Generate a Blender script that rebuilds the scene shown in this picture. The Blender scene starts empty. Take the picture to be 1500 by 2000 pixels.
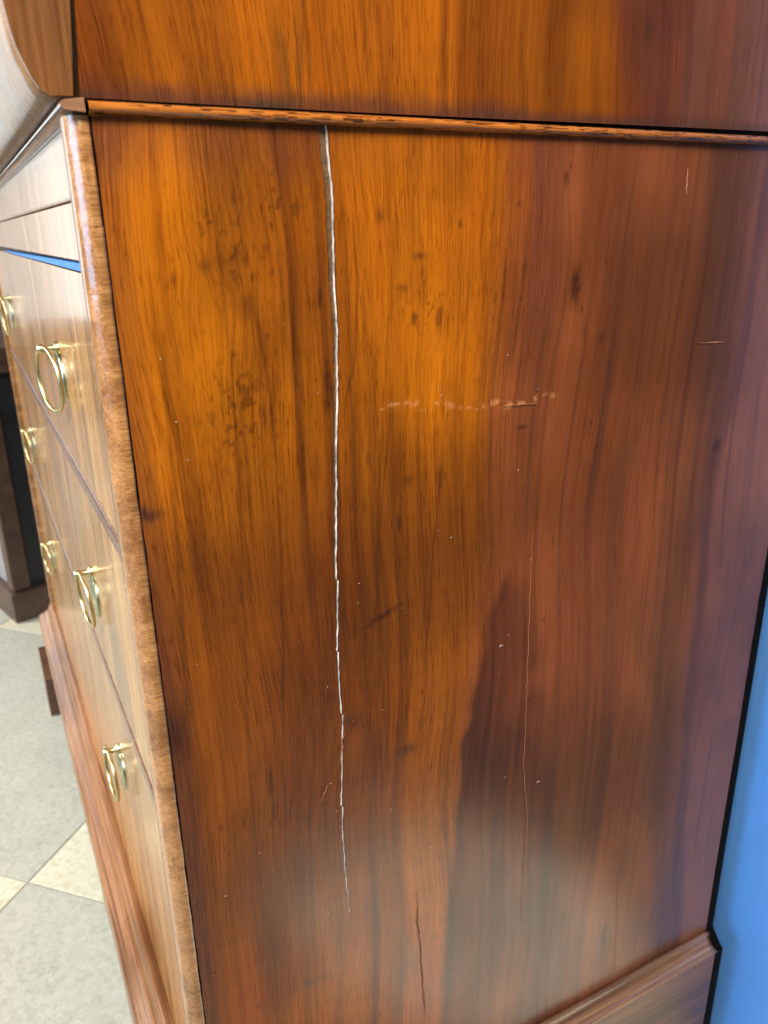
import bpy, math
import numpy as np

scene = bpy.context.scene
COL = scene.collection

# ------------------------------------------------------------------ camera
FLOOR = 0.758          # height of the chest's reference line (side panel datum) above the floor
cam_d = bpy.data.cameras.new("camera")
cam = bpy.data.objects.new("camera", cam_d)
COL.objects.link(cam)
from mathutils import Matrix, Vector
Rw = [[0.46179629589490384, 0.8868446150009308, -0.015836980191857537],
      [0.2924021777952934, -0.16906739742917257, -0.9412317363684121],
      [-0.8374038138904766, 0.4300265619358613, -0.3373899946816842]]
right, down, fwd = Vector(Rw[0]), Vector(Rw[1]), Vector(Rw[2])
m = Matrix((right, -down, -fwd)).transposed().to_4x4()
m.translation = Vector((0.39437059, -0.06263, 0.10826 + FLOOR))
cam.matrix_world = m
cam_d.sensor_fit = 'VERTICAL'
cam_d.sensor_height = 36.0
cam_d.lens = 36.0 * 1539.0 / 2000.0
cam_d.clip_start = 0.01
cam_d.clip_end = 60
cam_d.dof.use_dof = True
cam_d.dof.focus_distance = 0.50
cam_d.dof.aperture_fstop = 10.5
scene.camera = cam

# ------------------------------------------------------------------ world and lamps (an indoor place lit by windows and added lamps)
w = bpy.data.worlds.new("World")
scene.world = w
w.use_nodes = True
bg = w.node_tree.nodes["Background"]
bg.inputs[0].default_value = (1.0, 0.96, 0.90, 1)
bg.inputs[1].default_value = 0.10


def area(name, loc, target, sx, sy, power, col, spread=180):
    l = bpy.data.lights.new(name, 'AREA')
    l.shape = 'RECTANGLE'
    l.size, l.size_y = sx, sy
    l.energy = power
    l.color = col
    l.spread = math.radians(spread)
    o = bpy.data.objects.new(name, l)
    COL.objects.link(o)
    o.location = loc
    o.rotation_euler = (Vector(target) - Vector(loc)).to_track_quat('-Z', 'Y').to_euler()
    return o


# added key lamp out of view, there to light the side panel
area("panel_key_light", (1.0, -0.75, 2.0), (0, 0.2, 0.98), 0.7, 0.6, 13.2, (1.0, 0.95, 0.86), 66)
# sky window in front of the drawers (its reflection turns the worn corner blue)
area("sky_window_light", (0.4, -3.2, 1.55), (-0.1, 0, 0.95), 1.5, 1.9, 32, (0.40, 0.66, 1.0), 90)
# bright doorway along the front, seen mirrored in the polish of the drawers
area("doorway_light", (-4.6, -1.5, 1.30), (-0.5, 0, 0.8), 2.2, 1.9, 25, (0.86, 0.96, 1.0))
# added fill lamp for drawers and floor, kept out of the line of reflection
area("front_fill_light", (-2.0, -3.0, 2.3), (-0.9, 0, 0.35), 1.4, 1.3, 42, (1.0, 0.96, 0.89), 80)

# added spot on unseen tiles, so a sheen mirrors low in the side panel
sp = bpy.data.lights.new("sheen_patch_spot", 'SPOT')
sp.energy = 2500
sp.color = (0.94, 0.96, 1.0)
sp.spot_size = math.radians(6.0)
sp.spot_blend = 0.45
sp.shadow_soft_size = 0.03
spo = bpy.data.objects.new("sheen_patch_spot", sp)
COL.objects.link(spo)
spo.location = (1.9, -1.6, 2.4)
spo.rotation_euler = (Vector((0.305, 0.37, 0.0)) - Vector(spo.location)).to_track_quat('-Z', 'Y').to_euler()

scene.view_settings.view_transform = 'Standard'
scene.view_settings.look = 'None'
scene.view_settings.exposure = 0.0
scene.view_settings.gamma = 1.0
scene.cycles.max_bounces = 8

rng = np.random.default_rng(7)


# ------------------------------------------------------------------ colour and noise helpers
def lin(r, g, b):
    c = np.array([r, g, b], float) / 255.0
    return np.where(c <= 0.04045, c / 12.92, ((c + 0.055) / 1.055) ** 2.4)


def c4(r, g, b):
    return tuple(float(v) for v in lin(r, g, b)) + (1.0,)


_TAB = np.random.default_rng(11).random((512, 512))


def vn(x, y, seed=0):
    x = np.asarray(x, float) + seed * 37.13
    y = np.asarray(y, float) + seed * 91.7
    xi, yi = np.floor(x).astype(int), np.floor(y).astype(int)
    fx, fy = x - xi, y - yi
    fx = fx * fx * (3 - 2 * fx)
    fy = fy * fy * (3 - 2 * fy)
    a = _TAB[xi % 512, yi % 512]
    b = _TAB[(xi + 1) % 512, yi % 512]
    c = _TAB[xi % 512, (yi + 1) % 512]
    d = _TAB[(xi + 1) % 512, (yi + 1) % 512]
    return (a * (1 - fx) + b * fx) * (1 - fy) + (c * (1 - fx) + d * fx) * fy


def fbm(x, y, seed=0, o=4):
    s, a, t = 0, 1, 0
    for i in range(o):
        s = s + a * vn(x * 2 ** i, y * 2 ** i, seed + i * 5)
        t += a
        a *= 0.5
    return s / t


def smooth(e0, e1, x):
    t = np.clip((x - e0) / (e1 - e0), 0, 1)
    return t * t * (3 - 2 * t)


# ------------------------------------------------------------------ material helpers
class NT:
    def __init__(self, name):
        self.m = bpy.data.materials.new(name)
        self.m.use_nodes = True
        self.t = self.m.node_tree
        self.b = self.t.nodes["Principled BSDF"]

    def n(self, typ, **kw):
        nd = self.t.nodes.new(typ)
        for k, v in kw.items():
            if k.startswith("i_"):
                nd.inputs[k[2:].replace("_", " ")].default_value = v
            elif k.startswith("n_"):
                nd.inputs[int(k[2:])].default_value = v
            else:
                setattr(nd, k, v)
        return nd

    def l(self, a, b):
        self.t.links.new(a, b)

    def ramp(self, src, stops):
        r = self.n("ShaderNodeValToRGB")
        e = r.color_ramp.elements
        while len(e) < len(stops):
            e.new(0.5)
        for el, (p, c) in zip(e, stops):
            el.position = p
            el.color = c if len(c) == 4 else tuple(c) + (1,)
        self.l(src, r.inputs[0])
        return r.outputs[0]

    def mix(self, fac, a, b, mode='MIX'):
        x = self.n("ShaderNodeMix", data_type='RGBA', blend_type=mode)
        for s, v in ((x.inputs[0], fac), (x.inputs[6], a), (x.inputs[7], b)):
            if hasattr(v, "is_linked"):
                self.l(v, s)
            else:
                s.default_value = v
        return x.outputs[2]

    def noise(self, vec, scale, detail=4, rough=0.6, dist=0.0):
        x = self.n("ShaderNodeTexNoise")
        x.inputs["Scale"].default_value = scale
        x.inputs["Detail"].default_value = detail
        x.inputs["Roughness"].default_value = rough
        x.inputs["Distortion"].default_value = dist
        if vec is not None:
            self.l(vec, x.inputs["Vector"])
        return x.outputs["Fac"]

    def mapping(self, vec, scale, rot=(0, 0, 0), loc=(0, 0, 0)):
        x = self.n("ShaderNodeMapping")
        x.inputs["Scale"].default_value = scale
        x.inputs["Rotation"].default_value = rot
        x.inputs["Location"].default_value = loc
        self.l(vec, x.inputs["Vector"])
        return x.outputs[0]

    def bump(self, h, strength, dist):
        x = self.n("ShaderNodeBump")
        x.inputs["Strength"].default_value = strength
        x.inputs["Distance"].default_value = dist
        self.l(h, x.inputs["Height"])
        self.l(x.outputs[0], self.b.inputs["Normal"])

    def obj(self):
        return self.n("ShaderNodeTexCoord").outputs["Object"]


def panel_material():
    """Wood whose figure comes with the mesh (attribute wood_tone) and whose fine grain follows it (attribute grain)."""
    t = NT("figured_walnut")
    ca = t.n("ShaderNodeAttribute", attribute_name="wood_tone")
    ga = t.n("ShaderNodeAttribute", attribute_name="grain")
    g1 = t.noise(t.mapping(ga.outputs["Vector"], (900, 22, 1)), 1.0, 5, 0.65)
    g2 = t.noise(t.mapping(ga.outputs["Vector"], (2100, 75, 1), loc=(3, 5, 0)), 1.0, 2, 0.5)
    g3 = t.noise(t.mapping(ga.outputs["Vector"], (260, 6, 1), loc=(8, 2, 0)), 1.0, 3, 0.6)
    fine = t.ramp(g1, [(0.30, (0.44, 0.35, 0.28)), (0.5, (1, 1, 1)), (0.70, (1.24, 1.24, 1.24))])
    pore = t.ramp(g2, [(0.58, (1, 1, 1)), (0.69, (0.40, 0.30, 0.24))])
    mid = t.ramp(g3, [(0.3, (0.74, 0.67, 0.60)), (0.55, (1.04, 1.04, 1.04))])
    broad = t.ramp(t.noise(t.mapping(ga.outputs["Vector"], (26, 7, 1), loc=(1, 9, 0)), 1.0, 3, 0.6), [(0.36, (0.55,) * 3), (0.60, (1, 1, 1))])
    k = t.n("ShaderNodeMath", operation='MULTIPLY')
    t.l(broad, k.inputs[0])
    t.l(ca.outputs["Alpha"], k.inputs[1])
    c = t.mix(k.outputs[0], ca.outputs["Color"], t.mix(1.0, ca.outputs["Color"], fine, 'MULTIPLY'))
    c = t.mix(k.outputs[0], c, t.mix(1.0, c, pore, 'MULTIPLY'))
    c = t.mix(0.5, c, t.mix(1.0, c, mid, 'MULTIPLY'))
    t.l(c, t.b.inputs["Base Color"])
    r = t.noise(t.mapping(ga.outputs["Vector"], (30, 14, 1)), 1.0, 4, 0.6)
    rr = t.ramp(r, [(0.3, (0.17,) * 3), (0.7, (0.27,) * 3)])
    t.l(rr, t.b.inputs["Roughness"])
    t.b.inputs["IOR"].default_value = 1.44
    t.bump(g1, 0.10, 0.0004)
    return t.m


def grain_material(name, dark, base, light, along='Z', fine=1.0, rough=(0.2, 0.34), coat=0.0, wobble=0.0, bump=0.12, blotch=0.6):
    """Plain wood: grain stretched along one axis of the object."""
    t = NT(name)
    o = t.obj()
    sx = {'Z': (330, 330, 9), 'X': (9, 330, 330), 'Y': (330, 9, 330)}[along]
    sx = tuple(v * fine for v in sx)
    vec = t.mapping(o, sx)
    g = t.noise(vec, 1.0, 6, 0.65, wobble)
    g2 = t.noise(t.mapping(o, tuple(v * 3.1 for v in sx)), 1.0, 3, 0.6)
    g3 = t.noise(t.mapping(o, tuple(max(v * 0.10, 3) for v in sx)), 1.0, 4, 0.6, 0.5)
    c = t.ramp(g, [(0.28, dark), (0.5, base), (0.74, light)])
    c = t.mix(0.8, c, t.ramp(g2, [(0.42, (0.62, 0.56, 0.5)), (0.55, (1, 1, 1))]), 'MULTIPLY')
    c = t.mix(blotch, c, t.ramp(g3, [(0.3, (0.55, 0.48, 0.44)), (0.6, (1.1, 1.1, 1.1))]), 'MULTIPLY')
    t.l(c, t.b.inputs["Base Color"])
    t.l(t.ramp(g3, [(0.3, (rough[0],) * 3), (0.7, (rough[1],) * 3)]), t.b.inputs["Roughness"])
    t.b.inputs["Coat Weight"].default_value = coat
    t.b.inputs["Coat Roughness"].default_value = 0.1
    t.bump(g, bump, 0.0006)
    return t.m


def plain(name, col, rough=0.5, metal=0.0, var=0.25, scale=60, bump=0.0):
    t = NT(name)
    o = t.obj()
    g = t.noise(o, scale, 5, 0.6)
    lo = tuple(v * (1 - var) for v in col[:3])
    hi = tuple(min(v * (1 + var), 1) for v in col[:3])
    t.l(t.ramp(g, [(0.3, lo), (0.7, hi)]), t.b.inputs["Base Color"])
    t.b.inputs["Roughness"].default_value = rough
    t.b.inputs["Metallic"].default_value = metal
    if bump:
        t.bump(g, bump, 0.001)
    return t.m


M = {}
M['panel'] = panel_material()
M['front'] = grain_material("polished_walnut_front", c4(108, 66, 26), c4(176, 124, 64), c4(218, 172, 104), 'Z', 0.75, (0.16, 0.30), 0.35, 0.25, 0.35, 1.0)
M['rail'] = grain_material("cross_grained_rail", c4(84, 52, 40), c4(120, 82, 62), c4(150, 110, 86), 'Y', 0.8, (0.16, 0.3), 0.3, 0.4)
M['strip'] = grain_material("crossbanded_veneer", c4(128, 84, 48), c4(164, 114, 66), c4(188, 142, 92), 'Y', 1.7, (0.18, 0.34), 0.6, 1.2, 0.24, 1.0)
M['end'] = grain_material("end_board_walnut", c4(88, 54, 26), c4(122, 78, 40), c4(142, 94, 52), 'Z', 0.35, (0.25, 0.4), 0.0, 0.3)
M['oak'] = panel_material()
M['oak'].name = "worn_oak_bead"
M['moulding'] = grain_material("worn_moulding_walnut", c4(80, 54, 42), c4(128, 92, 70), c4(170, 128, 94), 'Y', 0.25, (0.14, 0.26), 0.5, 1.2, 0.25, 0.9)
M['plinth'] = grain_material("mottled_plinth_burl", c4(90, 54, 30), c4(140, 92, 54), c4(176, 126, 82), 'X', 0.22, (0.18, 0.34), 0.3, 4.0, 0.2, 1.0)
M['cushion'] = grain_material("bulging_drawer_walnut", c4(96, 62, 34), c4(140, 104, 66), c4(172, 136, 94), 'Z', 0.9, (0.28, 0.42), 0.15, 0.3, 0.7, 0.8)
M['sideplinth'] = grain_material("side_plinth_walnut", c4(66, 38, 26), c4(96, 60, 40), c4(126, 84, 56), 'Y', 0.22, (0.3, 0.45), 0.0, 1.0)
M['carcase'] = plain("dark_carcase_wood", c4(52, 34, 22), 0.7)
M['black'] = plain("gap_shade_black", c4(6, 5, 5), 0.9)
M['black'].node_tree.nodes['Principled BSDF'].inputs['Specular IOR Level'].default_value = 0.08
M['raw'] = plain("split_raw_wood", c4(184, 172, 160), 0.5, 0, 0.8, 110, 0.4)
M['recess'] = plain("bare_recess_wood", c4(92, 64, 36), 0.7, 0, 0.5, 300, 0.3)
M['scratch'] = plain("pale_scratch", c4(138, 82, 52), 0.6, 0, 0.1, 100)
M['lint'] = plain("white_lint", c4(186, 158, 146), 0.7, 0, 0.05, 100)
M['crack'] = plain("dark_crack", c4(30, 20, 14), 0.8, 0, 0.1, 100)
M['brass'] = plain("aged_brass", c4(196, 182, 136), 0.33, 1.0, 0.12, 260)
M['plate'] = plain("pale_brass_plate", c4(182, 184, 152), 0.30, 1.0, 0.12, 200)
M['blueglint'] = plain("painted_blue_reflection", c4(44, 108, 172), 0.6, 0, 0.2, 200)
M['bluewall'] = plain("glossy_blue_paint", c4(80, 130, 194), 0.34, 0, 0.08, 5)
M['cabwood'] = plain("dark_brown_wood", c4(84, 62, 50), 0.45, 0, 0.35, 24, 0.2)
M['cabpanel'] = plain("black_panel", c4(34, 36, 42), 0.5, 0, 0.4, 18, 0.1)
M['cabgrey'] = plain("grey_sheen_side", c4(150, 146, 146), 0.45, 0, 0.2, 20, 0.1)  # reflection on the cabinet's side painted in as light grey


# ------------------------------------------------------------------ mesh helpers
def link(o, parent=None, loc=None):
    COL.objects.link(o)
    if parent is not None:
        o.parent = parent
    if loc is not None:
        o.location = loc
    return o


def obj(name, verts, faces, mat, parent=None, loc=None, smooth_=False, attrs=None):
    me = bpy.data.meshes.new(name)
    if isinstance(faces, np.ndarray):
        v = np.asarray(verts, np.float32)
        nf, k = faces.shape
        me.vertices.add(len(v))
        me.vertices.foreach_set("co", v.ravel())
        me.loops.add(nf * k)
        me.loops.foreach_set("vertex_index", faces.ravel().astype(np.int32))
        me.polygons.add(nf)
        me.polygons.foreach_set("loop_start", np.arange(0, nf * k, k, dtype=np.int32))
        me.update(calc_edges=True)
        me.validate()
    else:
        me.from_pydata([tuple(map(float, q)) for q in verts], [], faces)
    if smooth_:
        me.polygons.foreach_set("use_smooth", np.ones(len(me.polygons), bool))
    for nm, (typ, data) in (attrs or {}).items():
        a = me.attributes.new(nm, typ, 'POINT')
        a.data.foreach_set("color" if typ == 'FLOAT_COLOR' else "vector", np.asarray(data, np.float32).ravel())
    me.materials.append(mat)
    me.update()
    return link(bpy.data.objects.new(name, me), parent, loc)


def thing(name, label, cat, loc, group=None):
    o = bpy.data.objects.new(name, None)
    COL.objects.link(o)
    o.location = loc
    o["label"] = label
    o["category"] = cat
    if group:
        o["group"] = group
    return o


def grid_faces(nr, nc, closed=False):
    i = np.arange(nr - 1)[:, None]
    j = np.arange(nc if closed else nc - 1)[None, :]
    j2 = (j + 1) % nc
    return np.stack([i * nc + j, i * nc + j2, (i + 1) * nc + j2, (i + 1) * nc + j], -1).reshape(-1, 4)


def box(x0, x1, y0, y1, z0, z1, bev=0.0):
    """A box with a small chamfer on all its edges."""
    if bev <= 0:
        v = [(x, y, z) for z in (z0, z1) for y in (y0, y1) for x in (x0, x1)]
        f = [(0, 2, 3, 1), (4, 5, 7, 6), (0, 1, 5, 4), (2, 6, 7, 3), (0, 4, 6, 2), (1, 3, 7, 5)]
        return v, f
    import bmesh
    bm = bmesh.new()
    v, f = box(x0, x1, y0, y1, z0, z1)
    vs = [bm.verts.new(q) for q in v]
    for q in f:
        bm.faces.new([vs[i] for i in q])
    bmesh.ops.bevel(bm, geom=list(bm.edges), offset=bev, segments=2, profile=0.5, affect='EDGES')
    bm.verts.index_update()
    v = [tuple(q.co) for q in bm.verts]
    f = [tuple(x.index for x in q.verts) for q in bm.faces]
    bm.free()
    return v, f


def rel(v, o):
    return [(q[0] - o[0], q[1] - o[1], q[2] - o[2]) for q in v]


def polyline(pts, zz):
    """x of a polyline at the heights zz (pts from top to bottom as (s, z))."""
    p = np.array(pts)
    o = np.argsort(p[:, 1])
    return np.interp(zz, p[o, 1], p[o, 0])


# ================================================================== FLOOR
floor = obj("floor", *box(-4.2, 4.2, -4.2, 4.2, -0.05, -0.0015), plain("tile_joint", c4(150, 146, 132), 0.7))
floor["kind"] = "structure"


def marble(name, lo, hi, vein, fleck):
    t = NT(name)
    o = t.n("ShaderNodeNewGeometry").outputs["Position"]
    n1 = t.noise(o, 9, 6, 0.62, 0.8)
    n2 = t.noise(o, 95, 5, 0.7, 0.6)
    n3 = t.noise(o, 17, 3, 0.5, 2.4)
    c = t.ramp(n1, [(0.3, lo), (0.7, hi)])
    c = t.mix(0.38, c, t.ramp(n2, [(0.36, fleck), (0.50, hi), (0.66, vein)]))
    v = t.ramp(n3, [(0.485, (0, 0, 0)), (0.5, (1, 1, 1)), (0.515, (0, 0, 0))])
    c = t.mix(t.mix(1.0, v, (0.45, 0.45, 0.45, 1), 'MULTIPLY'), c, vein)
    t.l(c, t.b.inputs["Base Color"])
    t.l(t.ramp(n2, [(0.3, (0.32,) * 3), (0.7, (0.5,) * 3)]), t.b.inputs["Roughness"])
    t.bump(n2, 0.08, 0.001)
    return t.m


MT = [marble("grey_marble", c4(170, 170, 156), c4(188, 187, 172), c4(208, 205, 188), c4(152, 150, 134)),
      marble("cream_marble", c4(200, 193, 164), c4(218, 213, 190), c4(228, 225, 208), c4(170, 158, 122))]
S = 0.62
vx, vy = -0.625, -0.117
tile_mesh = {}
u = np.array([1, 1]) / math.sqrt(2)
q_ = np.array([-1, 1]) / math.sqrt(2)
tv, tf = box(0, S - 0.0022, 0, S - 0.0022, -0.012, 0.0, 0.0010)
for k in (0, 1):
    me = bpy.data.meshes.new("tile")
    me.from_pydata(tv, [], tf)
    me.materials.append(MT[k])
    tile_mesh[k] = me
for i in range(-7, 8):
    for j in range(-7, 8):
        p = np.array([vx, vy]) + u * S * i + q_ * S * j
        cxy = p + (u + q_) * S * 0.5
        if abs(cxy[0]) > 3.6 or abs(cxy[1]) > 3.6:
            continue
        # the tile above the shared corner (towards +y) and the one below are cream left and right
        k = (i + j + 1) % 2
        # tile (0,0) opens towards +y from the corner: left/right of the photo's corner lie along x
        o = bpy.data.objects.new("tile", tile_mesh[k])
        COL.objects.link(o)
        o.parent = floor
        o.location = (p[0], p[1], 0)
        o.rotation_euler = (0, 0, math.radians(45))

# ================================================================== BLUE BOARD
wall = obj("blue_board", *box(-0.75, 0.096, 0.5400, 0.5640, 0.0, 1.25, 0.003), M['bluewall'])
wall["label"] = "smooth glossy blue painted board standing upright close behind the chest"
wall["category"] = "board"

# ================================================================== DARK CABINET
ang = math.radians(16)
cab = thing("cabinet", "dark brown framed cabinet with a black recessed panel standing on the tiles beyond the chest", "cabinet",
            (-1.505, -0.07, 0))
cab.rotation_euler = (0, 0, ang)
# local axes: +y along the face towards the chest (hidden behind it), -x along the other visible face
HT = 0.64


def cabpart(name, b, mat):
    return obj(name, *b, mat, cab)


cabpart("body", box(-0.60, -0.014, 0.016, 0.62, 0.05, HT - 0.006), M['cabgrey'])
cabpart("stile", box(-0.036, 0.0, 0.0, 0.042, 0.075, HT - 0.056, 0.003), M['cabwood'])
cabpart("stile", box(-0.036, 0.0, 0.58, 0.622, 0.075, HT - 0.056, 0.003), M['cabwood'])
cabpart("top_rail", box(-0.64, 0.010, -0.008, 0.63, HT - 0.055, HT, 0.004), M['cabwood'])
cabpart("base", box(-0.64, 0.010, -0.010, 0.63, 0.0, 0.074, 0.004), M['cabwood'])
cabpart("panel", box(-0.0135, -0.010, 0.043, 0.579, 0.076, HT - 0.057), M['cabpanel'])
cabpart("side_panel", box(-0.60, -0.037, 0.010, 0.0155, 0.076, HT - 0.057), M['cabgrey'])

# ================================================================== CHEST
W, D, A, YF = 1.098, 0.500, 0.0097, -0.0035
BASE = (-W / 2, D / 2, 0.0)
chest = thing("chest_of_drawers", "antique walnut chest with a split side panel, brass ring pulls and a bulging top drawer", "chest of drawers", BASE)


def part(name, vf, mat, parent=None, sm=False, attrs=None, dz=FLOOR):
    v, f = vf
    v = np.asarray(v, float) - np.array(BASE) + np.array([0, 0, dz])
    return obj(name, v, f, mat, parent or chest, None, sm, attrs)


# ---- carcase behind the veneered boards
part("carcase", box(-W + 0.0065, -0.0065, 0.004, 0.494, -0.63, 0.40), M['carcase'])
def gap_shade_board():  # black sheet along the side's outline, standing in for shade in the gap
    half = [(-0.0008, 0.40), (-0.0008, -0.5655), (0.0010, -0.5685), (0.0050, -0.5725), (0.0100, -0.5785), (0.0142, -0.5815), (0.0142, -0.70)]
    out = half + [(-W - x, z) for x, z in half[::-1]]
    k = len(out)
    v = [(x, 0.5008, z) for x, z in out] + [(x, 0.5095, z) for x, z in out]
    f = [tuple(range(k))[::-1], tuple(range(k, 2 * k))] + [(i, (i + 1) % k, k + (i + 1) % k, k + i) for i in range(k)]
    return v, f


part("gap_shade_board", gap_shade_board(), M['black'])

# ---- the figured side: one grid per board, colours worked out from its figure, with some shade painted in
ZT, ZB = 0.1576, -0.5685
CRACK = [(0.1103, 0.157), (0.1115, 0.1326), (0.1125, 0.0957), (0.113, 0.0565), (0.1113, 0.0148), (0.1083, -0.045), (0.1073, -0.0936),
         (0.106, -0.1457), (0.1074, -0.1833), (0.1059, -0.222), (0.1044, -0.2626), (0.1055, -0.3066), (0.1075, -0.3396), (0.1082, -0.42), (0.108, -0.60)]


def crack_edges(z):
    c = polyline(CRACK, z)
    wd = np.interp(z, [-0.60, -0.345, -0.335, -0.25, -0.20, -0.14, -0.10, -0.05, 0.05, 0.10, 0.157],
                   [0.0, 0.0, 0.00025, 0.0003, 0.0004, 0.0006, 0.0010, 0.0016, 0.0022, 0.0030, 0.0042])
    jag = (vn(z * 70, z * 0 + 3.3, 1) - 0.5) * 0.0007 + (vn(z * 260, z * 0 + 1.3, 2) - 0.5) * 0.0006 + (vn(z * 28, z * 0 + 5, 3) - 0.5) * 0.0010
    saw = ((z * 17 + 0.6 * vn(z * 9, z * 0, 6)) % 1.0 - 0.5) * 0.0012 * smooth(0.0, -0.1, z) * smooth(-0.345, -0.30, z)
    on = smooth(-0.36, -0.33, z)
    wd = wd * (1 - smooth(-0.08, -0.16, z) * (1 - smooth(0.25, 0.5, vn(z * 55, z * 0, 8))) * 0.85)
    r = c + wd * 0.35 + (jag + saw) * on
    l = r - wd - np.abs(vn(z * 120, z * 0 + 7, 4) - 0.4) * 0.0006 * on
    return l, r


def gauss(s, z, s0, z0, ws, wz):
    return np.exp(-((s - s0) / ws) ** 2 - ((z - z0) / wz) ** 2)


KNOTS = [(0.2761, 0.0737, .0035, .011, .85), (0.1404, 0.1155, .002, .004, .6), (0.264, 0.1343, .002, .004, .7), (0.267, 0.1420, .001, .002, .6),
         (0.2307, 0.1212, .0012, .002, .8), (0.0446, 0.0929, .003, .004, .5), (0.065, 0.0725, .003, .007, .5), (0.1558, -0.0339, .004, .004, .45),
         (0.1544, -0.2254, .009, .004, .6), (0.1068, 0.0323, .0016, .012, .8), (0.1062, 0.018, .002, .005, .9), (0.2396, -0.0115, .004, .0011, .9),
         (0.4215, -0.0482, .004, .005, .6), (0.1647, 0.0943, .004, .002, .6), (0.1043, 0.0755, .001, .006, .8), (0.1613, 0.0615, .002, .003, .6),
         (0.0578, -0.2156, .0016, .010, .8), (0.0578, -0.236, .0016, .007, .7), (0.3575, -0.5001, .004, .022, .8), (0.1791, -0.0376, .0015, .01, .5),
         (0.1503, -0.0591, .0012, .006, .8), (0.0588, 0.0948, .008, .004, .35), (0.216, 0.0699, .001, .004, .7), (0.300, 0.040, .0025, .004, .45),
         (0.2850, 0.047, .002, .007, .4), (0.1780, 0.060, .003, .007, .5), (0.1540, 0.0780, .003, .002, .55), (0.0700, 0.015, .001, .006, .6),
         (0.1150, -0.1900, .006, .007, .5), (0.0026, -0.0274, .003, .004, .95), (0.0060, -0.0290, .007, .003, .5)]
STREAKS = [([(0.069, 0.0723), (0.0745, 0.019), (0.0748, -0.0389), (0.0738, -0.0697), (0.0667, -0.2075), (0.061, -0.3298)], .0009, .55),
           ([(0.0875, 0.0712), (0.0896, 0.0079), (0.0899, -0.0213)], .0011, .45), ([(0.0566, 0.052), (0.0583, -0.0069), (0.0579, -0.0663)], .0009, .45),
           ([(0.0789, 0.1368), (0.0832, 0.1014), (0.0841, 0.0714), (0.0839, 0.0453)], .0016, .35), ([(0.0501, 0.1252), (0.0531, 0.0732), (0.0546, -0.0064), (0.0479, -0.1289)], .0010, .35),
           ([(0.1247, 0.1081), (0.1268, 0.0797), (0.1241, 0.0419), (0.116, 0.0142)], .0008, .45), ([(0.1452, 0.068), (0.1365, -0.05), (0.1289, -0.1523)], .0008, .4),
           ([(0.1808, -0.0249), (0.1739, -0.0912), (0.1684, -0.1637)], .0007, .55), ([(0.0837, -0.2137), (0.0802, -0.2949), (0.0776, -0.3856)], .0009, .45),
           ([(0.1007, -0.109), (0.0941, -0.179), (0.0923, -0.3005)], .0008, .4), ([(0.1294, -0.2104), (0.131, -0.3184)], .0012, .45), ([(0.1340, -0.2004), (0.1350, -0.3384)], .0009, .4),
           ([(0.146, 0.0108), (0.1382, -0.0503), (0.1333, -0.1172), (0.1405, -0.2348)], .0008, .45), ([(0.0203, 0.0507), (0.0182, -0.0288), (0.0112, -0.1517), (0.0066, -0.2608)], .0016, .45),
           ([(0.237, 0.1065), (0.2358, 0.0749), (0.2325, 0.0511), (0.2295, 0.0329)], .0016, .6), ([(0.0480, -0.12), (0.0440, -0.25), (0.0470, -0.40)], .0009, .35)]
FL = [(0.2379, -0.092), (0.2221, -0.1203), (0.2125, -0.1448), (0.2064, -0.1951), (0.1988, -0.2347), (0.1926, -0.2993), (0.1877, -0.3694), (0.183, -0.4452), (0.175, -0.58)]
FR = [(0.2379, -0.092), (0.2506, -0.1191), (0.2667, -0.1921), (0.2786, -0.2626), (0.2901, -0.3399), (0.3046, -0.4264), (0.3147, -0.5197), (0.32, -0.58)]
BND = [(0.229, 0.155), (0.2308, 0.1204), (0.2262, 0.0635), (0.2155, 0.0028), (0.2071, -0.0983), (0.1975, -0.213), (0.1911, -0.3462), (0.183, -0.4452), (0.175, -0.58)]
DK1 = [(0.3964, 0.1573), (0.3968, 0.1421), (0.4058, 0.0535), (0.407, -0.058), (0.3984, -0.1393), (0.395, -0.2292), (0.4118, -0.3904), (0.432, -0.4885), (0.44, -0.58)]
DK2 = [(0.44, 0.157), (0.4328, 0.0868), (0.4311, 0.0159), (0.4237, -0.0604), (0.4247, -0.1231), (0.4306, -0.2897), (0.4387, -0.4016), (0.4449, -0.4637), (0.46, -0.58)]


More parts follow.
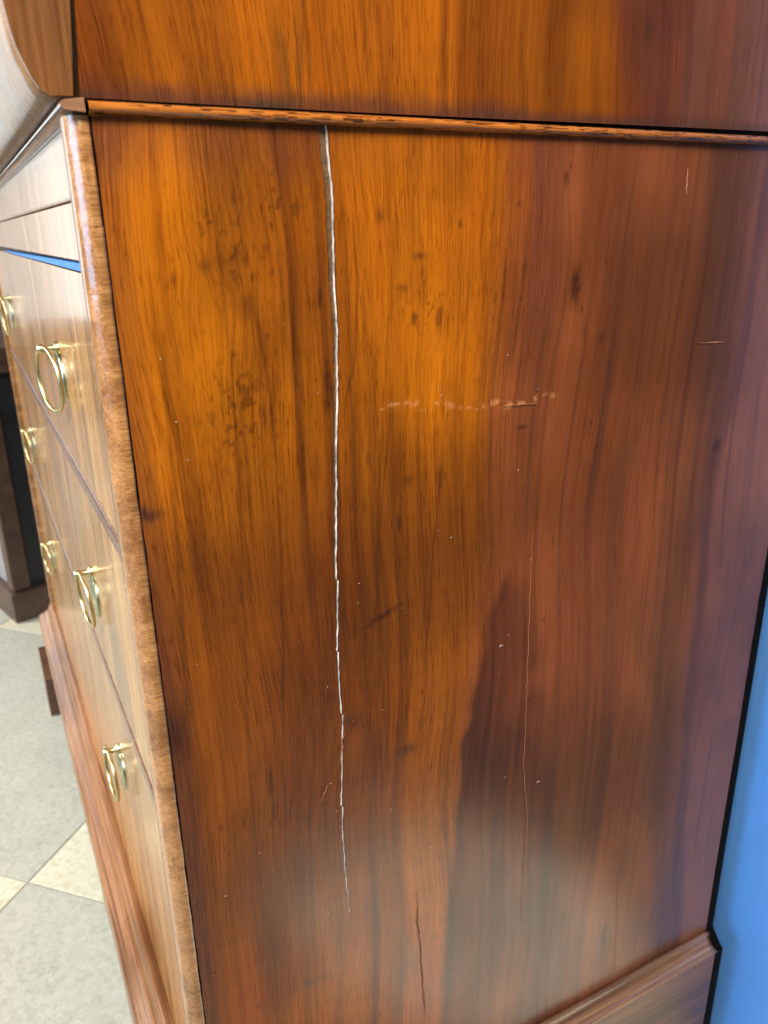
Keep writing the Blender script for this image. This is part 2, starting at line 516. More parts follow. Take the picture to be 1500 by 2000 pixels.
def figure(s, z, seed=0, upper=False):
    """Colour (linear) and grain coordinate of the side veneer at s (towards the back) and z."""
    wob = (fbm(s * 5, z * 2.8, 3 + seed, 3) - 0.5) * 0.046
    g = s + wob + (vn(s * 1.5, z * 7, 9 + seed) - 0.5) * 0.006
    if not upper:
        for (a, b, ws, wz, k) in KNOTS[:7]:
            g = g + 0.9 * ws * np.tanh((s - a) / (ws * 1.2)) * np.exp(-((s - a) / (ws * 5)) ** 2 - ((z - b) / (wz * 3)) ** 2)
    nz = fbm(s * 40, z * 6, 21 + seed, 3) - 0.5
    bnd = polyline(BND, z) if not upper else 0.30 - 0.25 * (z - 0.16) + 0 * s
    tone = smooth(0.2, 0.8, fbm(s * 14, z * 3.2, 5 + seed, 4))
    orange = lin(158, 88, 10)[None] * (1 - tone[:, None]) + lin(128, 62, 2)[None] * tone[:, None]
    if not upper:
        orange = orange * (1 - 0.45 * smooth(0.05, -0.13, z + nz * 0.12) * (1 - 1.0 * smooth(-0.27, -0.42, z + nz * 0.1)))[:, None] * np.array([1.0, 0.92, 0.8])[None] ** smooth(0.05, -0.13, z)[:, None]  # mid-height darkening painted in for light falling off down the panel
    redbr = lin(126, 67, 34)[None] * (1 - tone[:, None]) + lin(102, 52, 30)[None] * tone[:, None]
    mixw = smooth(-0.018, 0.022, s - bnd + nz * 0.03)[:, None]
    col = orange * (1 - mixw) + redbr * mixw
    # far side turns browner and cooler towards the back
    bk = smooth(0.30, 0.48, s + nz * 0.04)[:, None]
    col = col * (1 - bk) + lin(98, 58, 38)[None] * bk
    # broad soft stripes of the veneer, then narrower ones
    st = vn(g * 75, z * 1.6, 31 + seed)
    st2 = vn(g * 210, z * 3.0, 33 + seed)
    st3 = vn(g * 480, z * 6.0, 36 + seed)
    k1 = smooth(0.55, 0.95, st) * 0.36 + smooth(0.60, 0.92, st2) * 0.46 * (0.4 + vn(g * 20, z * 5, 40)) + smooth(0.66, 0.95, st3) * 0.25
    k1 = k1 * (1.0 - 0.22 * mixw[:, 0])
    pale = smooth(0.55, 0.98, 1 - st) * 0.16
    dark = lin(70, 30, 8)[None]
    dcol = lin(70, 38, 30)[None] * mixw + dark * (1 - mixw)
    col = col * (1 - k1[:, None]) + dcol * k1[:, None]
    col = col * (1 + pale[:, None])
    cl = fbm(s * 13, z * 8, 45 + seed, 4)
    col = col * (0.70 + 0.56 * smooth(0.22, 0.74, cl))[:, None]
    cl2 = fbm(s * 45, z * 22, 47 + seed, 3)
    col = col * (0.90 + 0.20 * cl2)[:, None]
    if not upper:
        # dark flame
        wob2 = nz * 0.022 + (vn(s * 20, z * 55, 53) - 0.5) * 0.006
        fl = smooth(-0.005, 0.006, s - polyline(FL, z) + wob2) * smooth(-0.010, 0.018, polyline(FR, z) - s + wob2) * smooth(-0.086, -0.150, z + nz * 0.05)
        edge = np.exp(-((s - polyline(FL, z)) / 0.012) ** 2) + 0.9 * np.exp(-((s - polyline(FR, z)) / 0.010) ** 2)
        ripple = fbm(s * 22, z * 14, 51, 3)
        fk = fl * (0.93 + 0.40 * (st2 - 0.5)) * (0.74 + 0.26 * np.clip(edge, 0, 1) + 0.8 * (ripple - 0.5)) * (1 - 0.5 * smooth(-0.40, -0.54, z))
        fk = np.clip(fk, 0, 0.92)[:, None]
        col = col * (1 - fk) + lin(60, 24, 15)[None] * fk
        # purple-brown stripes near the back
        for (ln, wd, kk, cc) in ((DK1, 0.016, 0.62, lin(66, 40, 30)), (DK2, 0.0060, 0.6, lin(58, 34, 30))):
            dd = (s - polyline(ln, z) + nz * 0.012)
            m1 = np.exp(-(np.abs(dd) / wd) ** 2.6) * kk * (0.55 + 0.6 * fbm(s * 60, z * 3, 61, 2))
            m1 = np.clip(m1, 0, 0.95)[:, None]
            col = col * (1 - m1) + cc[None] * m1
        for pts, wd, kk in STREAKS:
            zs = [p[1] for p in pts]
            inside = smooth(min(zs) - 0.02, min(zs) + 0.02, z) * smooth(max(zs) + 0.02, max(zs) - 0.02, z)
            dd = s - polyline(pts, z) + (vn(z * 40, s * 0, 71) - 0.5) * 0.0012
            m1 = (np.exp(-(dd / wd) ** 2) * kk * inside * (0.6 + 0.7 * vn(z * 90, s * 0 + wd * 9e3, 73)))[:, None]
            m1 = np.clip(m1, 0, 0.9)
            col = col * (1 - m1) + lin(52, 24, 8)[None] * m1
        for (a, b, ws, wz, k) in KNOTS:
            rr = ((s - a) / ws) ** 2 + ((z - b) / wz) ** 2 + (vn(s * 700, z * 300, 81) - 0.5) * 1.1
            m1 = (np.exp(-np.clip(rr, 0, 60)) * k)[:, None]
            col = col * (1 - m1) + lin(44, 22, 16)[None] * m1
        # slanting dark scuff
        dd = (z + 0.1192) - (s - 0.1387) * 0.35
        m1 = (np.exp(-(dd / 0.0022) ** 2 - ((s - 0.1387) / 0.012) ** 2) * 0.8 * (0.5 + vn(s * 500, z * 500, 83)))[:, None]
        col = col * (1 - np.clip(m1, 0, 1)) + lin(48, 20, 8)[None] * np.clip(m1, 0, 1)
        # scattered small dents and specks
        r2 = np.random.default_rng(5)
        for _ in range(150):
            a, b = r2.uniform(0.004, 0.30), r2.uniform(-0.46, 0.15)
            ws, wz, k = r2.uniform(.0004, .0012), r2.uniform(.0008, .0045), r2.uniform(.3, .75)
            idx = np.where((np.abs(s - a) < 0.005) & (np.abs(z - b) < 0.014))[0]
            m1 = (gauss(s[idx], z[idx], a, b, ws, wz) * k)[:, None]
            col[idx] = col[idx] * (1 - m1) + lin(58, 26, 10)[None] * m1
        # wear clouds of tiny marks on the left board
        for (a, b, ws, wz) in ((0.062, 0.095, .014, .016), (0.086, 0.12, .015, .02), (0.165, 0.07, .016, .014), (0.05, 0.11, .01, .01), (0.055, 0.02, .02, .03)):
            m1 = gauss(s, z, a, b, ws, wz) * smooth(0.60, 0.74, fbm(s * 420, z * 260, 87, 2)) * 0.6
            col = col * (1 - m1[:, None]) + lin(62, 30, 12)[None] * m1[:, None]
        # rubbed pale band across the panel, soft light scuffs
        sm = polyline([(0.0, 0.1), (1, 0.2)], z) * 0
        dd = z - np.interp(s, [0.10, 0.1443, 0.1786, 0.2309, 0.267], [0.0122, 0.0125, 0.0101, 0.0043, 0.0069]) + (vn(s * 120, z * 0, 91) - 0.5) * 0.004
        m1 = np.exp(-(dd / 0.0022) ** 2) * smooth(0.12, 0.14, s) * smooth(0.28, 0.25, s) * smooth(0.45, 0.8, fbm(s * 300, z * 500, 93, 3)) * 0.75
        col = col * (1 - m1[:, None]) + lin(190, 130, 80)[None] * m1[:, None]
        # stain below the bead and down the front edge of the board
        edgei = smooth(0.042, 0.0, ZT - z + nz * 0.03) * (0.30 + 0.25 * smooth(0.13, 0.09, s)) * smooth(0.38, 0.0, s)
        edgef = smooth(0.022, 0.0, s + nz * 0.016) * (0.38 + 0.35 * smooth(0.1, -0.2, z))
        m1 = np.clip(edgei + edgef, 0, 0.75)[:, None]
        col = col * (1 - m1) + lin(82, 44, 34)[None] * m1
        # grime bottom corner by the front strip
        m1 = (gauss(s, z, 0.004, -0.163, 0.008, 0.02) * 0.8)[:, None]
        col = col * (1 - m1) + lin(54, 24, 18)[None] * m1
        for (a, b, ws, wz) in ((0.156, -0.42, 0.012, 0.025), (0.0763, -0.3947, 0.012, 0.004), (0.265, -0.43, 0.02, 0.02), (0.285, -0.38, 0.006, 0.03)):
            m1 = (gauss(s, z, a, b, ws, wz) * 0.45 * (0.4 + fbm(s * 90, z * 60, 95, 2)))[:, None]
            col = col * (1 - m1) + lin(66, 54, 46)[None] * m1
    else:
        # purple stain along the foot of the upper side
        col = col * np.array([0.84, 0.82, 1.1])[None]
        top = 0.1715 + 0.007 * (fbm(s * 30, z * 0, 97, 4) - 0.5) + 0.004 * (vn(s * 260, z * 0, 98) - 0.5) - 0.004 * smooth(0.12, 0.3, s)
        m1 = smooth(0.005, -0.004, z - top) * (0.62 - 0.3 * vn(s * 90, z * 300, 99)) + 0.3 * smooth(0.170, 0.164, z)
        col = col * (1 - m1[:, None]) + lin(66, 40, 34)[None] * m1[:, None]
        m1 = (gauss(s, z, 0.094, 0.183, 0.012, 0.02) * 0.55 * smooth(0.4, 0.6, vn(s * 500, z * 40, 101)))[:, None]
        col = col * (1 - m1) + lin(74, 50, 22)[None] * m1
        m1 = (gauss(s, z, 0.082, 0.164, 0.016, 0.003) * 0.8)[:, None]
        col = col * (1 - m1) + lin(52, 44, 34)[None] * m1
        m1 = (gauss(s, z, 0.318, 0.2145, 0.0035, 0.006) * 0.9)[:, None]
        col = col * (1 - m1) + lin(60, 40, 26)[None] * m1
        for (a, ws) in ((0.355, .012), (0.400, .02), (0.45, .03)):
            m1 = (np.exp(-((s - a + nz * 0.03) / ws) ** 2) * 0.45)[:, None]
            col = col * (1 - m1) + lin(78, 56, 46)[None] * m1
    return np.clip(col, 0.003, 1), g


def side_board(name, edge0, edge1, z0, z1, step, seed=0, upper=False, x=0.0):
    nz_, ns = int((z1 - z0) / step) + 1, 0
    zz = np.linspace(z0, z1, nz_)
    e0, e1 = edge0(zz), edge1(zz)
    ns = int(np.max(e1 - e0) / step) + 1
    tt = np.linspace(0, 1, ns)
    s = e0[:, None] + (e1 - e0)[:, None] * tt[None]
    z = np.repeat(zz[:, None], ns, 1)
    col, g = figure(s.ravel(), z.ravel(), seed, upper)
    xx = (fbm(s.ravel() * 9, z.ravel() * 3.5, 13 + seed, 3) - 0.5) * 0.0016 - 0.0004 + (vn(s.ravel() * 60, z.ravel() * 7, 15) - 0.5) * 0.00010
    zl = z.ravel() + (0.0022 * smooth(0.05, 0.5, s.ravel()) * smooth(0.03, 0.0, z.ravel() - z0) if upper else 0)
    v = np.stack([x + xx, s.ravel(), zl], 1)
    f = grid_faces(nz_, ns)
    # skirt: the thickness of the board
    idx = np.arange(nz_ * ns).reshape(nz_, ns)
    loop = np.concatenate([idx[0, :], idx[1:, -1], idx[-1, -2::-1], idx[-2:0:-1, 0]])
    sk = v[loop].copy()
    sk[:, 0] = x - 0.0055
    n0 = len(v)
    k = len(loop)
    a = np.arange(k)
    b = (a + 1) % k
    f2 = np.stack([n0 + k + a, n0 + a, n0 + b, n0 + k + b], 1)
    v = np.concatenate([v, sk, v[loop]])
    colall = np.concatenate([col, col[loop] * 0.10, col[loop] * 0.25])  # edge colours darkened to paint shade into the gaps between boards
    gall = np.concatenate([g, g[loop], g[loop]])
    zall = v[:, 2]
    f = np.concatenate([f, f2])
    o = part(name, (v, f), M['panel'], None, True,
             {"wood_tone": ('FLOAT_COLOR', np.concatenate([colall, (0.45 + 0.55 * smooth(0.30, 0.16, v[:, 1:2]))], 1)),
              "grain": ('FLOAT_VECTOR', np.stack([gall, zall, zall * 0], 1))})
    me = o.data
    at = np.zeros(len(me.polygons), bool)
    at[:len(f) - len(f2)] = True
    me.polygons.foreach_set("use_smooth", at)
    return o


STEP = 0.00105
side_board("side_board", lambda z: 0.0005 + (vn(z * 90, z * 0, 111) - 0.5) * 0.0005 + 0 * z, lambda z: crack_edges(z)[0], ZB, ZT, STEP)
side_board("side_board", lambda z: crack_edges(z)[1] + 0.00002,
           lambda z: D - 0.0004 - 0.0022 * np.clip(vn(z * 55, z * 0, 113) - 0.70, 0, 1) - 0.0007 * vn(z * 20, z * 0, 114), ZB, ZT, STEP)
# bare wood in the split: its floor, and the broken edge of the right-hand board catching the light
zz = np.linspace(-0.345, ZT, 420)
l, r = crack_edges(zz)
v = np.concatenate([np.stack([0 * zz - 0.0013, l - 0.002, zz], 1), np.stack([0 * zz - 0.0017, r + 0.002, zz], 1)])
n = len(zz)
f = [(i, n + i, n + i + 1, i + 1) for i in range(n - 1)]
part("split_recess", (v, f), M['recess'])
lip = (0.00008 + 0.0004 * smooth(0.35, 0.8, vn(zz * 45, zz * 0, 121)) * smooth(0.30, 0.6, vn(zz * 300, zz * 0, 122))) * smooth(-0.345, 0.10, zz)
prof = [(-0.0015, lambda: r - 0.00005), (-0.0006, lambda: r - 0.00008 - lip * 0.30), (0.00045, lambda: r - 0.00006), (0.00055, lambda: r + lip * 0.4 + 0.00005), (0.0001, lambda: r + lip * 0.7 + 0.00008)]
v = np.concatenate([np.stack([0 * zz + px, fn(), zz], 1) for px, fn in prof])
f = []
for j in range(len(prof) - 1):
    f += [(j * n + i, j * n + i + 1, (j + 1) * n + i + 1, (j + 1) * n + i) for i in range(n - 1)]
part("split_edge", (v, f), M['raw'])


# ---- fine marks lying on the veneer
def ribbon(pts, wd, x=0.0007, sub=14, jit=0.0004, seed=0, taper=True):
    p = np.array(pts)
    t = np.linspace(0, 1, sub * (len(p) - 1) + 1)
    tt = np.linspace(0, 1, len(p))
    s = np.interp(t, tt, p[:, 0]) + (vn(t * len(t) * 0.35, t * 0, 131 + seed) - 0.5) * jit * 2
    z = np.interp(t, tt, p[:, 1])
    ds, dz = np.gradient(s), np.gradient(z)
    nn = np.hypot(ds, dz) + 1e-9
    wv = wd * (0.5 + vn(t * len(t) * 0.5, t * 0, 137 + seed)) * (np.clip(np.minimum(t, 1 - t) * 6, 0.1, 1) if taper else 1)
    a = np.stack([0 * s + x - 0.0004, s - dz / nn * wv, z + ds / nn * wv], 1)
    b = np.stack([0 * s + x, s, z], 1)
    c = np.stack([0 * s + x - 0.0004, s + dz / nn * wv, z - ds / nn * wv], 1)
    k = len(s)
    v = np.concatenate([a, b, c])
    f = [(i, i + 1, k + i + 1, k + i) for i in range(k - 1)] + [(k + i, k + i + 1, 2 * k + i + 1, 2 * k + i) for i in range(k - 1)]
    return v, f


def join(parts):
    V, F, o = [], [], 0
    for v, f in parts:
        V.append(np.asarray(v, float))
        F += [tuple(int(i) + o for i in q) for q in f]
        o += len(v)
    return np.concatenate(V), F


HAIR = [(0.2521, -0.0854), (0.2524, -0.1273), (0.2536, -0.1883), (0.2547, -0.2318), (0.2548, -0.2773), (0.2615, -0.3279), (0.2613, -0.3787), (0.2611, -0.4324)]
part("splinter", ribbon([(0.1046, -0.214), (0.1066, -0.206), (0.1064, -0.200), (0.1082, -0.1965)], 0.0007, 0.0012, 8, 0.0003), plain("reddish_splinter", c4(140, 78, 60), 0.5))
part("hairline_split", ribbon(HAIR, 0.00016, 0.0006, 20, 0.0006), M['scratch'])
part("hairline_split", ribbon([(0.3666, -0.4275), (0.3722, -0.4894), (0.3756, -0.5541)], 0.00018, 0.0006, 14), M['scratch'])
part("dark_crack", ribbon([(0.1614, -0.3517), (0.1626, -0.3819), (0.1653, -0.4141), (0.1671, -0.4524), (0.1691, -0.4841)], 0.00034, 0.0006, 16, 0.0007, 3), M['crack'])
sc = [ribbon([(0.3607, 0.1415), (0.3621, 0.1264)], 0.0004), ribbon([(0.3897, 0.0301), (0.4154, 0.0288)], 0.0005), ribbon([(0.0900, -0.2420), (0.0960, -0.2300)], 0.0002),
      ribbon([(0.2240, 0.004), (0.2500, 0.0030)], 0.0003),
      ribbon([(0.178, 0.021), (0.180, 0.013)], 0.0003)]
for v, f in [join(sc)]:
    o = part("scratches", (v, f), M['scratch'])
    o["kind"] = "stuff"
LINT = [(0.2294, -0.1663), (0.2695, -0.2961), (0.2369, -0.2789), (0.3587, -0.4539), (0.0458, -0.2645), (0.0232, 0.0184), (0.0203, -0.1193), (0.0972, -0.2308), (0.0532, -0.2824), (0.0028, -0.2833), (0.251, -0.1039), (0.237, -0.0382), (0.1004, 0.0245), (0.05, 0.0055), (0.1216, -0.0935), (0.0985, -0.1581), (0.14, -0.2687), (0.022, -0.2886), (0.0178, 0.0509), (0.0263, -0.0022), (0.187, -0.0764)]
lp = []
for i, (a, b) in enumerate(LINT):
    big = i < 2
    rad = 0.0016 if big else rng.uniform(0.0004, 0.0010)
    a0 = rng.uniform(0, 6.28) if not big else (0.2, 0.1)[i]
    arc = np.linspace(a0, a0 + (2.6 if big else rng.uniform(0.6, 2.5)), 7)
    lp.append(ribbon(np.stack([a + rad * np.cos(arc), b + rad * np.sin(arc)], 1), 0.00016 if not big else 0.00022, 0.0012, 2, 0.0))
for i in range(40):
    a, b = rng.uniform(0.004, 0.26), rng.uniform(-0.5, 0.1)
    d = rng.uniform(-0.0005, 0.0005)
    lp.append(ribbon([(a, b), (a + d, b + rng.uniform(-0.0007, 0.0007))], rng.uniform(0.00008, 0.0002), 0.0009, 2, 0))
o = part("lint", join(lp), M['lint'])
o["kind"] = "stuff"

# ---- upper side board
side_board("upper_side_board", lambda z: -0.0030 + 0.0035 * np.clip((z - 0.163) / 0.036, 0, 1) * 0.8 + 0 * z, lambda z: 0 * z + D, 0.1635, 0.40, 0.0013, 7, True, 0.0002)


# ---- oak bead under the upper part (coarse open pores)
def bead(y0, y1):
    ny, na = 1400, 15
    yy = np.linspace(y0, y1, ny)
    an = np.linspace(-math.pi * 0.5, math.pi * 0.5, na)
    Y = np.repeat(yy[:, None], na, 1)
    Aa = np.repeat(an[None], ny, 0)
    rx, rz = 0.0047, 0.0027
    por = smooth(0.56, 0.68, vn(Y * 170, Aa * 7.0 + Y * 9, 141)) * smooth(0.2, 0.5, vn(Y * 40, Aa * 2, 143))
    big = (fbm(Y * 25, Aa * 1.2, 145, 3) - 0.5) * 0.0010
    R = 1.0 - por * 0.09
    X = 0.0002 + np.cos(Aa) * rx * R + big * np.cos(Aa)
    Z = 0.1598 + np.sin(Aa) * rz
    tn = fbm(Y * 60, Aa * 3, 147, 3)[..., None]
    col = lin(178, 106, 44) * tn + lin(132, 72, 24) * (1 - tn)
    col = col * (1 - smooth(0.25, 0.46, Y)[..., None]) + lin(124, 72, 34) * smooth(0.25, 0.46, Y)[..., None]
    col = col * (1 - 0.9 * por[..., None]) + lin(48, 22, 6) * 0.9 * por[..., None]
    dk = smooth(0.9, 1.5, Aa)[..., None] * 0.5
    col = col * (1 - dk) + lin(110, 84, 60) * dk
    v = np.stack([X, Y, Z], -1).reshape(-1, 3)
    at = {"wood_tone": ('FLOAT_COLOR', np.concatenate([col.reshape(-1, 3), np.full((len(v), 1), 0.5)], 1)),
          "grain": ('FLOAT_VECTOR', np.stack([v[:, 2] * 1.0, v[:, 1], 0 * v[:, 0]], 1))}
    return (v, grid_faces(ny, na)[:, ::-1]), at


b_, at_ = bead(-0.0006, D - 0.001)
part("side_bead", b_, M['oak'], None, True, at_)

# ---- corner strips: four worn lengths of crossbanded veneer on the front corner
BR = [0.1568, 0.1117, 0.0820, -0.0479, -0.556]


def strip_piece(z1, z0, mirror, seed):
    nz_ = max(int((z1 - z0) / 0.0012), 4)
    zz = np.linspace(z0 + 0.00004, z1 - 0.00004, nz_)
        # plan profile: side seam -> rounded corner -> front edge -> step back behind the drawers
    P = [(-0.004, -0.0006), (0.0003, -0.0004), (0.0003, -0.0016), (0.0003, -0.0030), (0.0002, -0.0044), (-0.0004, -0.0056), (-0.0014, -0.0069), (-0.0025, -0.0081),
         (-0.0037, -0.0092), (-0.0052, -0.0100), (-0.0075, -0.0104), (-0.0110, -0.0104), (-0.0160, -0.0102), (-0.0215, -0.0098), (-0.0220, -0.0090), (-0.0221, 0.002)]
    P = np.array(P)
    npf = len(P)
    Z = np.repeat(zz[:, None], npf, 1)
    X = np.repeat(P[None, :, 0], nz_, 0)
    Y = np.repeat(P[None, :, 1], nz_, 0)
    j = np.arange(npf)[None] + 0 * Z
    rough_ = (fbm(Z * 90, j * 0.5, 151 + seed, 3) - 0.5) * 0.0011 + (vn(Z * 420, j * 0.8, 153 + seed) - 0.5) * 0.00045 - 0.0008 * smooth(0.72, 0.85, vn(Z * 120, j * 0.45, 157 + seed))
    w_ = np.exp(-((np.arange(npf) - 5.5) / 3.4) ** 2)[None]
    X = X + rough_ * w_
    Y = Y + rough_ * w_ * 0.8
    seam = (vn(zz * 80, zz * 0, 155 + seed) - 0.5) * 0.0005
    Y[:, 1] += seam
    Y[:, 0] += seam
    endw = np.minimum(smooth(0, 0.0025, zz - zz[0]), smooth(0, 0.0025, zz[-1] - zz))
    X = X - (1 - endw)[:, None] * 0.0001
    if mirror:
        X = -W - X
    v = np.stack([X, Y, Z], -1).reshape(-1, 3)
    f = grid_faces(nz_, npf)
    if not mirror:
        f = f[:, ::-1]
    n0 = len(v)
    v = np.concatenate([v, v[:npf], v[-npf:]])
    caps = [tuple(range(n0, n0 + npf)), tuple(range(n0 + npf, n0 + 2 * npf))]
    return v, [tuple(q) for q in f] + caps


for mir in (False, True):
    for i in range(4):
        part("veneer_strip", strip_piece(BR[i], BR[i + 1], mir, i + 5 * mir), M['strip'], None, True)

# ---- rails across the front
XL, XR = -W + 0.0225, -0.0225


def railbox(name, z0, z1, y=YF, mat='rail', bev=0.0008):
    return part(name, box(XL, XR, y, 0.003, z0, z1, bev), M[mat])


railbox("top_rail", 0.1250, 0.1582, YF - 0.001, 'front', 0.0015)
part("frieze_board", box(XL, XR, YF + 0.0005, 0.003, 0.0945, 0.1244, 0.0008), M['front'])
railbox("drawer_rail", -0.0764, -0.0640, YF - 0.0010, 'rail', 0.0016)
railbox("drawer_rail", -0.2604, -0.2480, YF - 0.0010, 'rail', 0.0016)
railbox("bottom_rail", -0.5560, -0.4700, YF + 0.0005, 'front')


# ---- drawers, each with two ring pulls (back plate, post, eye, ring)
def lathe(profile, seg=28):
    """Revolve (r, y) about the y axis: faces away from the drawer are towards -y."""
    v, f = [], []
    for (r_, y_) in profile:
        for k in range(seg):
            a = 2 * math.pi * k / seg
            v.append((r_ * math.cos(a), y_, r_ * math.sin(a)))
    for i in range(len(profile) - 1):
        for k in range(seg):
            k2 = (k + 1) % seg
            f.append((i * seg + k, i * seg + k2, (i + 1) * seg + k2, (i + 1) * seg + k))
    return v, f


def torus(R_, r_, seg=56, ms=12):
    v, f = [], []
    for i in range(seg):
        a = 2 * math.pi * i / seg
        for k in range(ms):
            b = 2 * math.pi * k / ms
            rr = R_ + r_ * math.cos(b)
            v.append((rr * math.sin(a), r_ * math.sin(b), -R_ + rr * math.cos(a)))
    for i in range(seg):
        for k in range(ms):
            f.append((i * ms + k, ((i + 1) % seg) * ms + k, ((i + 1) % seg) * ms + (k + 1) % ms, i * ms + (k + 1) % ms))
    return v, f


PULL_R = 0.0248
plate_vf = lathe([(0.0, -0.0030), (0.010, -0.0029), (0.0165, -0.0018), (0.0185, -0.0024), (0.0198, -0.0016), (0.0202, 0.0)], 36)
post_vf = lathe([(0.0, -0.0150), (0.0026, -0.0148), (0.0036, -0.0125), (0.0036, -0.0100), (0.0026, -0.0085), (0.0024, -0.0040), (0.0046, -0.0026), (0.0052, 0.0)], 18)
ring_vf = torus(PULL_R, 0.00175)


def pull(drawer, x, z, y, yaw, swing):
    """Part of a drawer: a round plate, a post and the ring hanging from it."""
    o = np.array([x - BASE[0], y - BASE[1], z + FLOOR - BASE[2]])
    obj("back_plate", *plate_vf, M['plate'], drawer, o, True)
    top = o + np.array([0, 0, 0.0215])
    obj("pull_post", *post_vf, M['brass'], drawer, top, True)
    rg = obj("pull_ring", *ring_vf, M['brass'], drawer, top + np.array([0, -0.0105, 0.0012]), True)
    rg.rotation_euler = (math.radians(swing), 0, math.radians(yaw))


XN = -0.2606
DR = [(0.0895, -0.0634, 0.0058, [(13, 2), (5, 2)]), (-0.0770, -0.2474, -0.1804, [(5, 3), (8, 3)]), (-0.2610, -0.4695, -0.3580, [(3, 0), (10, 3)])]
for di, (z1, z0, zp, tw) in enumerate(DR):
    v, f = box(XL + 0.0006, XR - 0.0006, YF, 0.003, z0 + 0.0006, z1 - 0.0006, 0.0012)
    d = part("drawer", (v, f), M['front'])
    for (x, (yaw, sw)) in ((XN, tw[0]), (-W - XN, tw[1])):
        pull(d, x, zp, YF, yaw, sw)
# upper edge of the top drawer in the tapering gap, its blue reflection painted on
v = [(XR, YF - 0.0004, 0.0898), (XL + 0.3, YF - 0.0004, 0.0896), (XL + 0.3, YF - 0.0004, 0.0904), (XR, YF - 0.0004, 0.0940),
     (XR, 0.003, 0.0898), (XL + 0.3, 0.003, 0.0896), (XL + 0.3, 0.003, 0.0904), (XR, 0.003, 0.0940)]
part("blue_reflection_edge", (v, [(0, 3, 2, 1), (4, 5, 6, 7), (0, 4, 7, 3), (1, 2, 6, 5), (3, 7, 6, 2), (0, 1, 5, 4)]), M['blueglint'])


# ---- mouldings: profiles (y, z) run along the front, (x, z) run along the side
def run_front(prof, x0, x1, nx=60, amp=0.0, seed=0):
    p = np.array(prof)
    xs = np.linspace(x0, x1, nx)
    k = len(p)
    X = np.repeat(xs[:, None], k, 1)
    Y = np.repeat(p[None, :, 0], nx, 0) + (fbm(X * 14, np.arange(k)[None] * 0.4 + 0 * X, 161 + seed, 3) - 0.5) * amp
    Z = np.repeat(p[None, :, 1], nx, 0) + (fbm(X * 9, np.arange(k)[None] * 0.4 + 0 * X, 163 + seed, 3) - 0.5) * amp
    v = np.stack([X, Y, Z], -1).reshape(-1, 3)
    f = [tuple(q) for q in grid_faces(nx, k)]
    return v, f + [tuple(range(k))[::-1], tuple(range((nx - 1) * k, nx * k))]


def run_side(prof, y0, y1, ny=60, amp=0.0, seed=0, x0=0.0):
    p = np.array(prof)
    ys = np.linspace(y0, y1, ny)
    k = len(p)
    Y = np.repeat(ys[:, None], k, 1)
    X = x0 + np.repeat(p[None, :, 0], ny, 0) + (fbm(Y * 14, np.arange(k)[None] * 0.4 + 0 * Y, 171 + seed, 3) - 0.5) * amp
    Z = np.repeat(p[None, :, 1], ny, 0) + (fbm(Y * 9, np.arange(k)[None] * 0.4 + 0 * Y, 173 + seed, 3) - 0.5) * amp
    v = np.stack([X, Y, Z], -1).reshape(-1, 3)
    return v, [tuple(q) for q in grid_faces(ny, k)] + [tuple(range(k))[::-1], tuple(range((ny - 1) * k, ny * k))]


# front bead, mitred against the side bead
bz = [(-0.002, 0.1575)] + [(-0.0080 - 0.0042 * math.cos(a), 0.1602 + 0.0021 * math.sin(a)) for a in np.linspace(-1.5, 1.5, 9)] + [(-0.002, 0.1630)]
part("front_bead", run_front(bz, -W - 0.004, 0.0042, 80, 0.0004), M['moulding'], None, False)
# side base moulding: cove, then the plinth face below it
cove = [(-0.004, -0.5672), (0.0, -0.5669)] + [(0.0006, -0.5664), (0.0016, -0.5661), (0.0026, -0.5664), (0.0030, -0.5670)]
cove += [(0.0030 + 0.0120 * (1 - math.cos(t * math.pi / 2)) , -0.5674 - 0.0122 * math.sin(t * math.pi / 2)) for t in np.linspace(0.12, 1, 8)]
cove += [(0.0150, -0.5806), (0.0146, -0.5822), (-0.004, -0.5822)]
part("base_moulding", run_side(cove, 0.002, D, 90, 0.0005), M['moulding'], None, True)
part("side_plinth", box(-0.004, 0.0138, -0.020, D, -0.668, -0.5826, 0.001), M['sideplinth'])
part("side_plinth", box(-W - 0.0138, -W + 0.004, -0.020, D, -0.668, -0.5706, 0.001), M['sideplinth'])
fp = [(0.0, -0.5545), (-0.0100, -0.5552), (-0.0125, -0.5570), (-0.0135, -0.5605), (-0.0165, -0.5655), (-0.0215, -0.5695), (-0.0285, -0.5720), (-0.0325, -0.5742), (-0.0340, -0.5785),
      (-0.0340, -0.6000), (-0.0338, -0.6180), (-0.0322, -0.6250), (-0.0290, -0.6275), (0.0, -0.6280)]
part("front_plinth", run_front(fp, -W - 0.0145, 0.0152, 240, 0.0010, 2), M['plinth'], None, True)
part("plinth_skirt", box(-W - 0.010, 0.0130, -0.030, -0.012, -0.640, -0.6285, 0.0015), plain("pale_worn_edge", c4(186, 170, 140), 0.5, 0, 0.15, 120))


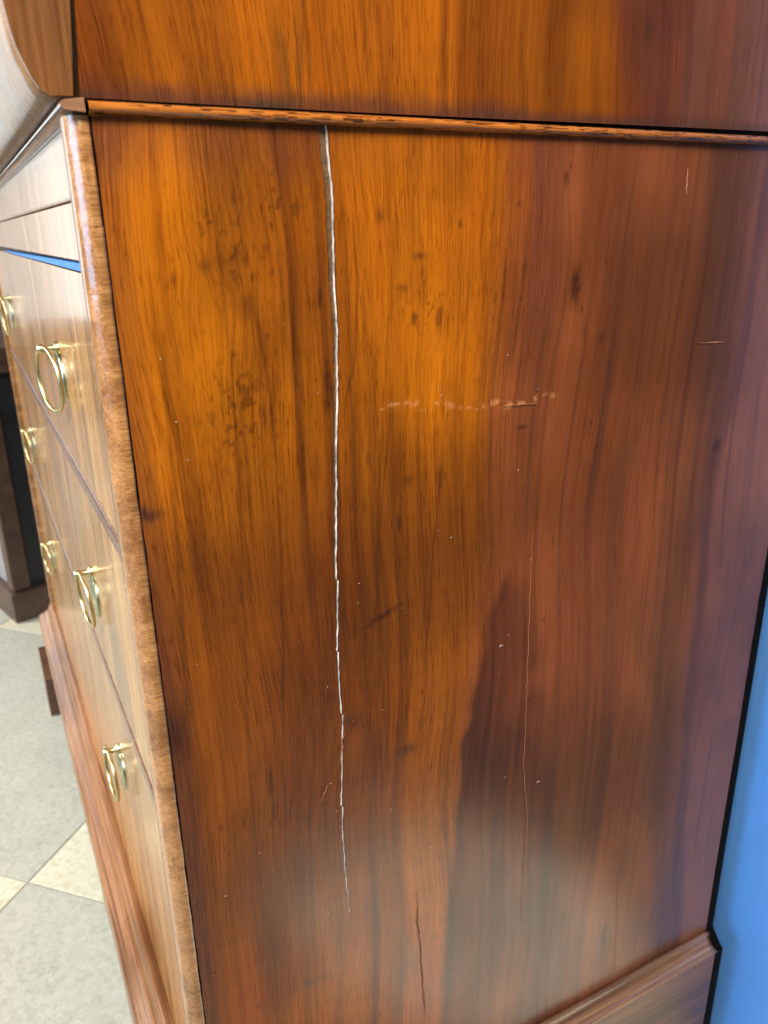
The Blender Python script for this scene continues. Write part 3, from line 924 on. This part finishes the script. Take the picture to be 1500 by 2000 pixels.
# ---- bracket feet, cut from boards with an ogee outline
def foot(cx, cy, dx, dy):
    """Corner of the foot at (cx, cy); its two wings run along dx and dy."""
    out = [(0, -0.6405), (0.135, -0.6405), (0.130, -0.656), (0.112, -0.664), (0.100, -0.676), (0.096, -0.694), (0.082, -0.704), (0.076, -0.722), (0.066, -0.744), (0.064, -0.758), (0, -0.758)]
    th = 0.020
    k = len(out)
    v, f = [], []
    for (ex, ey, nx, ny) in ((dx, 0, 0, dy), (0, dy, dx, 0)):
        b0 = len(v)
        off = 0.0 if ex else 0.0
        sh = th if not ex else 0.0
        for t in (0.0, th):
            for (a, z) in out:
                a2 = a + (sh if a < 0.01 else 0)
                v.append((cx + ex * a2 + nx * t, cy + ey * a2 + ny * t, z))
        f.append(tuple(b0 + i for i in range(k)))
        f.append(tuple(b0 + k + i for i in range(k))[::-1])
        for i in range(k):
            j = (i + 1) % k
            f.append((b0 + i, b0 + k + i, b0 + k + j, b0 + j))
    return v, f


for (cx, cy, dx, dy) in ((-W - 0.013, -0.045, 1, 1), (0.013, -0.031, -1, 1), (-W - 0.013, D, 1, -1), (0.013, D, -1, -1)):
    part("bracket_foot", foot(cx, cy, dx, dy), M['sideplinth'])

# ---- bulging top drawer: a cushion profile run along the front with flat end boards
cp = [(0.0, 0.1634), (-0.0150, 0.1634), (-0.0172, 0.1644), (-0.0191, 0.1662), (-0.0215, 0.1702), (-0.0236, 0.1757), (-0.0256, 0.1811), (-0.0269, 0.1874), (-0.0276, 0.1936), (-0.0281, 0.2000),
      (-0.0285, 0.210), (-0.0284, 0.225), (-0.0272, 0.245), (-0.0245, 0.262), (-0.020, 0.277), (-0.014, 0.288), (-0.010, 0.298), (0.0, 0.298)]
cd = part("cushion_drawer", run_front(cp, -W + 0.001, -0.0035, 60, 0.0004, 5), M['cushion'], None, True)
e = np.array(cp)
gapy = lambda z: -0.0058 + 0.0040 * min(max((z - 0.163) / 0.036, 0), 1)
back = [(gapy(z), z) for z in np.linspace(0.297, 0.1640, 8)]
poly = [(y + 0.0002, z + (0.0004 if i < 2 else 0)) for i, (y, z) in enumerate(cp[1:-1])] + back
for x0, x1 in ((-0.0034, -0.0003), (-W + 0.0003, -W + 0.0034)):
    k = len(poly)
    v = [(x0, y, z) for y, z in poly] + [(x1, y, z) for y, z in poly]
    f = [tuple(range(k))[::-1], tuple(range(k, 2 * k))] + [(i, (i + 1) % k, k + (i + 1) % k, k + i) for i in range(k)]
    part("drawer_end", (v, f), M['end'], None, False)
part("top_board", box(-W - 0.012, 0.014, -0.030, D + 0.002, 0.4005, 0.422, 0.003), M['end'])
part("upper_front", box(-W + 0.003, -0.003, -0.004, 0.003, 0.299, 0.400), M['front'])
